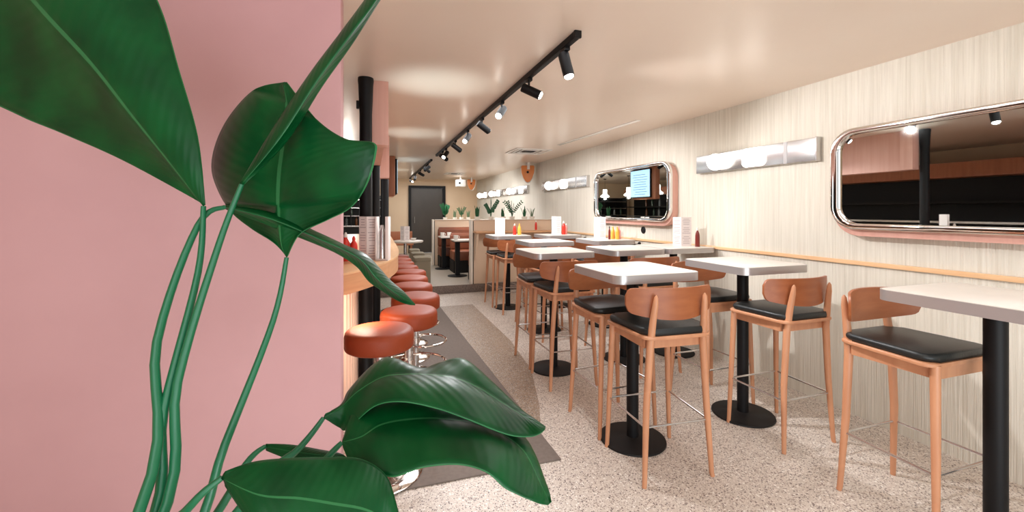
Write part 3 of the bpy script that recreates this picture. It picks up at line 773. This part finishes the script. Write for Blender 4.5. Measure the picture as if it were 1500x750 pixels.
# orange ceiling speaker / lamps near the wall
def orange_lamp(x, y, label, sc=1):
    t = thing('ceiling_speaker', label, 'speaker', (x, y, CZ), 0, 'orange speakers under the ceiling')
    q = math.radians(-20)
    o = [(-.14, .05), (-.13, -.07), (-.09, -.18), (-.045, -.25), (0, -.27), (.045, -.25), (.09, -.18), (.13, -.07), (.14, .05), (.12, .08), (-.12, .08)]
    u = Vector((math.cos(q), math.sin(q), 0)); wv = Vector((math.sin(q), -math.cos(q), 0))
    MB().prism_ax([(a*sc, b*sc-.14*sc) for a, b in o], -wv*.03, u, (0, 0, 1), wv, .06, .012).build('front', M['orange'], t)
    MB().prism_ax([(a*sc*1.08, b*sc*1.05-.14*sc) for a, b in o], -wv*.16, u, (0, 0, 1), wv, .13, .01).build('housing', M['plastic_white'], t)
    MB().lathe([(0, 0), (.025*sc, 0), (.025*sc, .01), (0, .012)], c=wv*.031+Vector((0, 0, -.2*sc)), n=16, axis=wv).build('driver', M['black'], t)
    MB().box((0, 0, -.07*sc), (.05, .12, .15*sc), bev=.005).build('bracket', M['plastic_white'], t).location = wv*.0
    return t
def Xat(px, y): return pxX(px, y)
orange_lamp(3.08, 8.35, 'orange shield-shaped speaker hanging under the ceiling by the right wall')
orange_lamp(2.86, 13.0-.3, 'small orange and white speaker near the far corner of the ceiling', .9)
wbx = thing('projector_box', 'white box hanging under the ceiling near the far corner', 'projector', (2.45, 12.3, CZ-.30)); MB().box((0, 0, .10), (.26, .25, .20), bev=.01).build('case', M['plastic_white'], wbx); MB().tube([(0, 0, .2), (0, 0, .30)], .02, 8).build('mount', M['plastic_white'], wbx); MB().lathe([(0, 0), (.03, 0), (.03, .01), (0, .01)], c=(-.05, -.125, .1), axis=(0, -1, 0), n=14).build('lens', M['black'], wbx)

# ceiling vents
def vent(x, y, w, l, label):
    t = thing('ceiling_vent', label, 'vent', (x, y, CZ), 0, 'square ceiling air vents')
    f = MB()
    for k, s in enumerate((1, .74, .5)):
        o = rrect(w*s, l*s, .01, 2); i = rrect(w*(s-.10), l*(s-.10), .008, 2); n = len(o); z1 = -.012+.002*k
        V = [[f.bm.verts.new((a, b, z)) for a, b in q] for q, z in ((o, 0), (o, z1), (i, z1), (i, 0))]
        for kk in range(3):
            A, B = V[kk], V[kk+1]
            for j in range(n): f.bm.faces.new((A[j], A[(j+1) % n], B[(j+1) % n], B[j]))
    f.build('louvre_frame', M['plastic_white'], t)
    MB().box((0, 0, -.002), (w*.62, l*.62, .003)).build('opening', M['stepstone'], t)
    g = MB().box((0, 0, -.008), (w*.28, l*.28, .008)).build('centre_plate', M['black'], t)
    return t
vent(2.50, 6.75, .62, .62, 'square air vent in the ceiling between the track and the mirror wall')
vent(2.1, 11.4, .5, .6, 'small far air vent in the ceiling above the back room')
tag(MB().box((2.745, 5.0, CZ-.004), (.06, 1.9, .008), rz=.055, bev=.002).build('ceiling_streak', M['highlight']), 'thin pale strip painted as a light streak on the ceiling in front of the mirror wall', 'strip')  # reflected light streak modelled as a thin white strip

# ------------------------------------------------------------------ track lights
TX = 1.09
def track(y0, y1, label):
    t = thing('light_track', label, 'light track', (TX, (y0+y1)/2, CZ), 0, 'black ceiling light tracks')
    L = y1-y0
    b = MB(); b.box((0, 0, -.019), (.036, L, .038), bev=.002); b.build('rail', M['black'], t)
    for s in (-1, 1): MB().box((0, s*(L/2+.008), -.019), (.042, .018, .042), bev=.003).build('end_cap', M['blackflat'], t)
    return t
track(2.16, 7.60, 'long black ceiling track with eight spotlights, nearer of the two')
track(8.35, 13.3, 'farther black ceiling track above the back room')
def spot(y, d, label, lit, L=.145, energy=0, cone=60, r=.033):
    d = Vector(d).normalized()
    t = thing('track_spotlight', label, 'spotlight', (TX, y, CZ-.038), 0, 'black track spotlights')
    MB().box((0, 0, -.012), (.03, .07, .024), bev=.003).build('adapter', M['black'], t)
    j = Vector((0, 0, -.085))
    MB().tube([(0, 0, -.02), (0, 0, -.075)], .008, 8).build('stem', M['black'], t)
    a = j-d*L*.38
    h = MB().lathe([(0, 0), (r*.92, 0), (r, .006), (r, L), (r*.86, L), (r*.84, L-.014), (0, L-.014)], c=a, axis=d, n=28).build('lamp_head', M['black'], t)
    MB().lathe([(0, L-.0135), (r*.83, L-.0135), (r*.83, L+.004), (r*.6, L+.012), (0, L+.015)], c=a, axis=d, n=24).build('lens', M['spotface'] if lit else M['spotdark'], h)
    if energy:
        ld = bpy.data.lights.new('spot_beam', 'SPOT'); ld.energy = energy; ld.spot_size = math.radians(cone); ld.spot_blend = .6
        ld.color = (.97, .97, 1); ld.shadow_soft_size = .03
        lo = bpy.data.objects.new('spot_beam', ld); COL.objects.link(lo)
        lo.location = Vector((TX, y, CZ-.038))+a+d*(L+.03)
        lo.rotation_euler = (-d).to_track_quat('Z', 'Y').to_euler()
    return t
R_ = (.86, -.10, -.50); L_ = (-.52, -.60, -.66)
spot(2.31, (.16, -.22, -1), 'nearest lit track spotlight, pointing down', True, energy=50, cone=80)
spot(2.93, (.80, -.34, -.42), 'second track spotlight, lit and turned right towards the wall', True, energy=135, cone=85)
spot(3.62, L_, 'third track spotlight, lit and tilted down to the left', True, energy=50, cone=70)
spot(4.33, (.80, .1, -.52), 'fourth track spotlight, turned right', False, energy=122, cone=85)
spot(5.04, L_, 'fifth track spotlight, tilted down to the left', True, energy=60, cone=70)
spot(5.83, (.80, .1, -.55), 'sixth track spotlight, turned right', False, energy=122, cone=85)
spot(6.62, L_, 'seventh track spotlight, lit, last but one of the near track', True, energy=60, cone=70)
spot(6.95, (.8, .1, -.52), 'eighth track spotlight at the far end of the near track', False)
spot(8.9, (-.7, -.3, -.6), 'first spotlight of the far track, tilted left', False)
spot(9.15, (.75, .1, -.6), 'second spotlight of the far track, tilted right', False, energy=110, cone=85)
spot(10.3, (.8, .1, -.4), 'third spotlight of the far track, tilted right', False, energy=110, cone=85)
spot(11.6, (-.2, -.8, -.6), 'fourth spotlight of the far track, tilted towards the camera', False)
spot(12.9, (.4, -.9, -.3), 'farthest lit spotlight of the far track', True)

# ------------------------------------------------------------------ big plant close to the camera
plant = thing('large_leaf_plant', 'big dark green broad-leaved plant close to the camera on the left', 'plant', (-.62, .55, 0))
MB().lathe([(0, 0), (.14, 0), (.16, .02), (.21, .40), (.225, .42), (.225, .45), (.20, .45), (.195, .42), (0, .41)], n=40).build('pot', M['terracotta'], plant)
MB().lathe([(0, .405), (.192, .425), (.1, .44), (0, .445)], n=30).build('soil', M['soil'], plant)
PO = Vector(plant.location)
def leaf(stations, stem=None, nu=10, res=7, name='leaf', ruff=.0):
    """stations: list of (left(px,py,d), mid(px,py,d), right(px,py,d)); world positions in space"""
    S = [[*at(*a), *at(*b), *at(*c)] for a, b, c in stations]
    S = cat_rom(S, res); n = len(S)
    b = MB(); uvl = None
    th = .0012
    rows = []; data = {}
    for i, s in enumerate(S):
        L, C_, R = Vector(s[0:3]), Vector(s[3:6]), Vector(s[6:9])
        row = []
        for j in range(-nu, nu+1):
            v = j/nu; e = abs(v)
            E = L if v < 0 else R
            # quadratic-ish bend away from midrib so each half is arched
            p = C_.lerp(E, e)
            chord = (E-C_)
            tang = Vector(S[min(i+1, n-1)][3:6])-Vector(S[max(i-1, 0)][3:6])
            nrm = chord.cross(tang)
            if nrm.length > 1e-9: nrm.normalize()
            if nrm.z < 0: nrm = -nrm
            p = p+nrm*(chord.length*.16*4*e*(1-e)*.5)
            p = p+nrm*ruff*math.sin(i*.9+v*3)*e
            vert = b.bm.verts.new(p-PO); data[vert] = (i/(n-1), v); row.append(vert)
        rows.append(row)
    uv = b.bm.loops.layers.uv.new('UVMap')
    for r0, r1 in zip(rows, rows[1:]):
        for j in range(2*nu):
            f = b.bm.faces.new((r0[j], r0[j+1], r1[j+1], r1[j]))
            for l in f.loops: l[uv].uv = data[l.vert]
    bmesh.ops.recalc_face_normals(b.bm, faces=b.bm.faces)
    me = bpy.data.meshes.new(name); b.bm.to_mesh(me); b.bm.free(); me.materials.append(M['leaf'])
    for p in me.polygons: p.use_smooth = True
    o = bpy.data.objects.new(name, me); COL.objects.link(o); o.parent = plant
    so = o.modifiers.new('thick', 'SOLIDIFY'); so.thickness = .0018; so.offset = 0
    if stem:
        pts = [Vector(S[0][3:6])-PO]+[at(*q)-PO for q in stem]
        pts = [tuple(p) for p in pts]+[(random.uniform(-.04, .04), random.uniform(-.04, .04), .43)]
        P = cat_rom(pts, 6); m = len(P)
        MB().tube(P, [.005+.007*k/m for k in range(m)], 10).build('petiole', M['petiole'], o)
    return o
# upper of the two big lower leaves
leaf([((477, 606, .98), (474, 612, .98), (480, 616, .98)),
      ((500, 592, 1.02), (500, 596, 1.0), (497, 626, .99)),
      ((512, 570, 1.06), (525, 573, 1.02), (509, 629, .97)),
      ((548, 533, 1.12), (560, 553, 1.05), (548, 596, .96)),
      ((575, 524, 1.16), (592, 549, 1.07), (588, 589, .95)),
      ((614, 540, 1.17), (625, 549, 1.08), (640, 599, .95)),
      ((645, 531, 1.18), (662, 553, 1.08), (688, 616, .94)),
      ((680, 526, 1.18), (697, 566, 1.08), (725, 631, .94)),
      ((722, 560, 1.14), (732, 588, 1.05), (752, 639, .94)),
      ((760, 597, 1.06), (764, 608, 1.01), (777, 640, .95)),
      ((784, 614, 1.0), (785, 620, .98), (790, 636, .95)),
      ((799, 625, .97), (799, 627, .965), (798, 630, .96))],
     stem=[(440, 655, .95), (340, 760, .85)])
# lower big leaf
leaf([((504, 640, .94), (501, 648, .92), (503, 656, .91)),
      ((517, 600, 1.0), (530, 640, .93), (516, 681, .88)),
      ((545, 586, 1.05), (560, 622, .96), (545, 688, .86)),
      ((590, 580, 1.08), (605, 614, .98), (575, 699, .85)),
      ((640, 588, 1.09), (652, 614, .99), (620, 685, .85)),
      ((690, 602, 1.08), (702, 622, .99), (672, 681, .85)),
      ((735, 618, 1.05), (742, 640, .97), (712, 692, .84)),
      ((768, 640, 1.0), (768, 662, .94), (738, 714, .84)),
      ((785, 668, .96), (783, 690, .91), (757, 724, .84)),
      ((797, 700, .92), (793, 712, .88), (775, 732, .84)),
      ((805, 722, .88), (801, 728, .87), (790, 738, .85)),
      ((808, 735, .86), (806, 737, .86), (803, 740, .855))],
     stem=[(478, 672, .90), (400, 760, .84)])
# bottom-left rounded leaf
leaf([((330, 690, .78), (325, 700, .78), (330, 712, .78)),
      ((375, 676, .80), (380, 725, .75), (385, 790, .72)),
      ((430, 671, .82), (440, 730, .76), (440, 830, .72)),
      ((480, 670, .84), (490, 738, .77), (490, 850, .72)),
      ((522, 671, .84), (530, 745, .78), (535, 850, .73)),
      ((552, 684, .84), (560, 758, .79), (565, 830, .75)),
      ((570, 705, .83), (576, 765, .79), (580, 805, .77)),
      ((582, 745, .81), (586, 775, .79), (588, 795, .78))],
     stem=[(280, 740, .76), (200, 850, .74)])
# pale leaf behind it
leaf([((390, 650, 1.0), (388, 654, 1.0), (390, 660, 1.0)),
      ((430, 652, 1.0), (432, 662, .98), (434, 676, .97)),
      ((470, 659, 1.0), (472, 667, .98), (474, 680, .97)),
      ((497, 664, 1.0), (499, 669, .99), (500, 676, .98)),
      ((508, 670, .99), (508, 671, .99), (508, 673, .99))],
     stem=[(360, 680, .96), (300, 780, .9)])
# mid-left large leaf, its right half in the picture
leaf([((418, 120, 1.02), (415, 124, 1.02), (420, 120, 1.02)),
      ((375, 130, 1.08), (420, 150, 1.02), (462, 173, .99)),
      ((340, 165, 1.12), (418, 185, 1.02), (505, 203, .97)),
      ((318, 205, 1.14), (414, 222, 1.02), (547, 209, .96)),
      ((310, 245, 1.15), (410, 252, 1.02), (551, 226, .955)),
      ((320, 280, 1.14), (408, 285, 1.02), (538, 270, .96)),
      ((340, 312, 1.12), (408, 318, 1.02), (515, 303, .98)),
      ((368, 335, 1.08), (410, 342, 1.02), (480, 322, .99)),
      ((400, 355, 1.03), (413, 362, 1.02), (440, 342, 1.0)),
      ((419, 375, 1.02), (420, 377, 1.02), (421, 376, 1.02))][::-1],
     stem=[(400, 470, 1.0), (330, 650, .9), (250, 850, .8)])
# narrow leaf hanging towards the second stool
leaf([((330, 300, 1.0), (330, 303, .99), (330, 306, 1.0)),
      ((400, 312, 1.04), (400, 322, 1.0), (400, 333, 1.03)),
      ((471, 343, 1.06), (471, 352, 1.01), (471, 361, 1.05)),
      ((505, 359, 1.08), (503, 366, 1.03), (500, 375, 1.07)),
      ((535, 372, 1.10), (530, 382, 1.05), (524, 392, 1.09)),
      ((557, 394, 1.12), (549, 405, 1.07), (540, 412, 1.10)),
      ((571, 410, 1.13), (565, 419, 1.09), (558, 425, 1.12)),
      ((590, 426, 1.14), (585, 433, 1.11), (580, 439, 1.13)),
      ((602, 439, 1.15), (600, 442, 1.14), (597, 446, 1.14)),
      ((608, 446, 1.16), (608, 446.5, 1.16), (607, 447, 1.16))],
     stem=[(290, 330, .95), (230, 500, .88), (200, 760, .78)])
# rolled young leaf crossing the top-left corner
leaf([((352, 268, .95), (354, 270, .95), (356, 272, .95)),
      ((400, 188, .97), (412, 200, .94), (420, 208, .97)),
      ((452, 110, .99), (464, 120, .95), (471, 128, .99)),
      ((500, 46, 1.0), (510, 56, .96), (517, 63, 1.0)),
      ((534, 0, 1.01), (546, 8, .97), (557, 0, 1.01)),
      ((575, -60, 1.03), (582, -50, 1.0), (590, -45, 1.03)),
      ((600, -95, 1.05), (602, -93, 1.04), (604, -90, 1.05))],
     stem=[(320, 360, .93), (260, 560, .87), (220, 800, .78)])
# big leaf high at far left
leaf([((300, 300, .95), (298, 302, .95), (301, 300, .95)),
      ((180, 235, 1.0), (250, 240, .95), (290, 200, .96)),
      ((90, 195, 1.02), (190, 165, .95), (262, 100, .98)),
      ((30, 170, 1.03), (135, 95, .95), (235, 10, 1.0)),
      ((-40, 130, 1.03), (75, 30, .95), (195, -60, 1.0)),
      ((-70, 60, 1.0), (20, -30, .96), (130, -100, .99)),
      ((-80, -60, .98), (-50, -90, .97), (10, -120, .98))],
     stem=[(290, 400, .93), (240, 600, .86), (200, 820, .78)])

# ------------------------------------------------------------------ lights
def area(name, loc, size, energy, col, target, sy=None):
    ld = bpy.data.lights.new(name, 'AREA'); ld.energy = energy; ld.color = col; ld.size = size
    if sy: ld.shape = 'RECTANGLE'; ld.size_y = sy
    o = bpy.data.objects.new(name, ld); COL.objects.link(o); o.location = loc
    o.rotation_euler = (Vector(loc)-Vector(target)).to_track_quat('Z', 'Y').to_euler()
    return o
area('shopfront_daylight', (-.9, -1.6, 1.9), 2.4, 34, (.93, .96, 1), (1.6, 3.0, .3), 1.5)
area('front_ceiling_fill', (1.0, -1.5, .5), 2.6, 62, (.90, .96, 1), (1.4, 2.6, CZ), 1.0)  # added fill facing up, brightens the front ceiling
area('back_bar_fill', (-1.72, 8.0, 1.94), .06, 14, (1, .95, .9), (-1.9, 8.0, 0), 8)  # added fill to lift the dark back bar shelves
area('bar_ceiling_fill', (-1.0, 5.5, 2.0), .5, 40, (.92, .97, 1), (.6, 5.5, CZ), 7)  # added fill without a fixture, washes the ceiling from the bar side
# added soft fill lights under the ceiling, without fixtures
for y, e in ((1.2, 20), (4.6, 50), (8.9, 26), (12.0, 46)):
    area('room_fill', (1.7, y, CZ-.06), 1.6, e, (.95, .97, 1), (1.7, y+.01, 0), 2.2)
for y, e in ((3.4, 130), (5.65, 95), (8.6, 90), (10.8, 80)):  # added spots without fixtures throw the pale pools on the ceiling
    ld = bpy.data.lights.new('ceiling_pool_fill', 'SPOT'); ld.energy = e*.42; ld.spot_size = math.radians(46); ld.spot_blend = 1; ld.shadow_soft_size = .12; ld.color = (.74, .94, 1)
    o = bpy.data.objects.new('ceiling_pool_fill', ld); COL.objects.link(o); o.location = (.28, y, 1.25)
    o.rotation_euler = (Vector((0, 0, 0))-Vector((.17, .0, 1))).to_track_quat('Z', 'Y').to_euler()

ld = bpy.data.lights.new('counter_strip_light', 'AREA'); ld.energy = 9; ld.color = (1, .78, .62); ld.shape = 'RECTANGLE'; ld.size = .06; ld.size_y = .6
o = bpy.data.objects.new('counter_strip_light', ld); COL.objects.link(o); o.location = (-.16, 2.80, CT-.135); o.rotation_euler = (.25, 0, .55)
w = bpy.data.worlds.new('world'); scn.world = w; w.use_nodes = True
w.node_tree.nodes['Background'].inputs['Color'].default_value = (.92, .96, 1, 1)
w.node_tree.nodes['Background'].inputs['Strength'].default_value = .5

# ------------------------------------------------------------------ camera
cd = bpy.data.cameras.new('camera'); cam = bpy.data.objects.new('camera', cd); COL.objects.link(cam)
cd.sensor_width = 36; cd.lens = F/1500*36; cd.shift_y = -(375-309)/1500; cd.clip_start = .05
cam.location = (0, 0, CH); cam.rotation_euler = (PI/2, 0, -YAW)
scn.camera = cam
scn.view_settings.view_transform = 'Standard'; scn.view_settings.look = 'None'
scn.view_settings.exposure = -.06; scn.view_settings.gamma = 1; scn.view_settings.use_curve_mapping = False
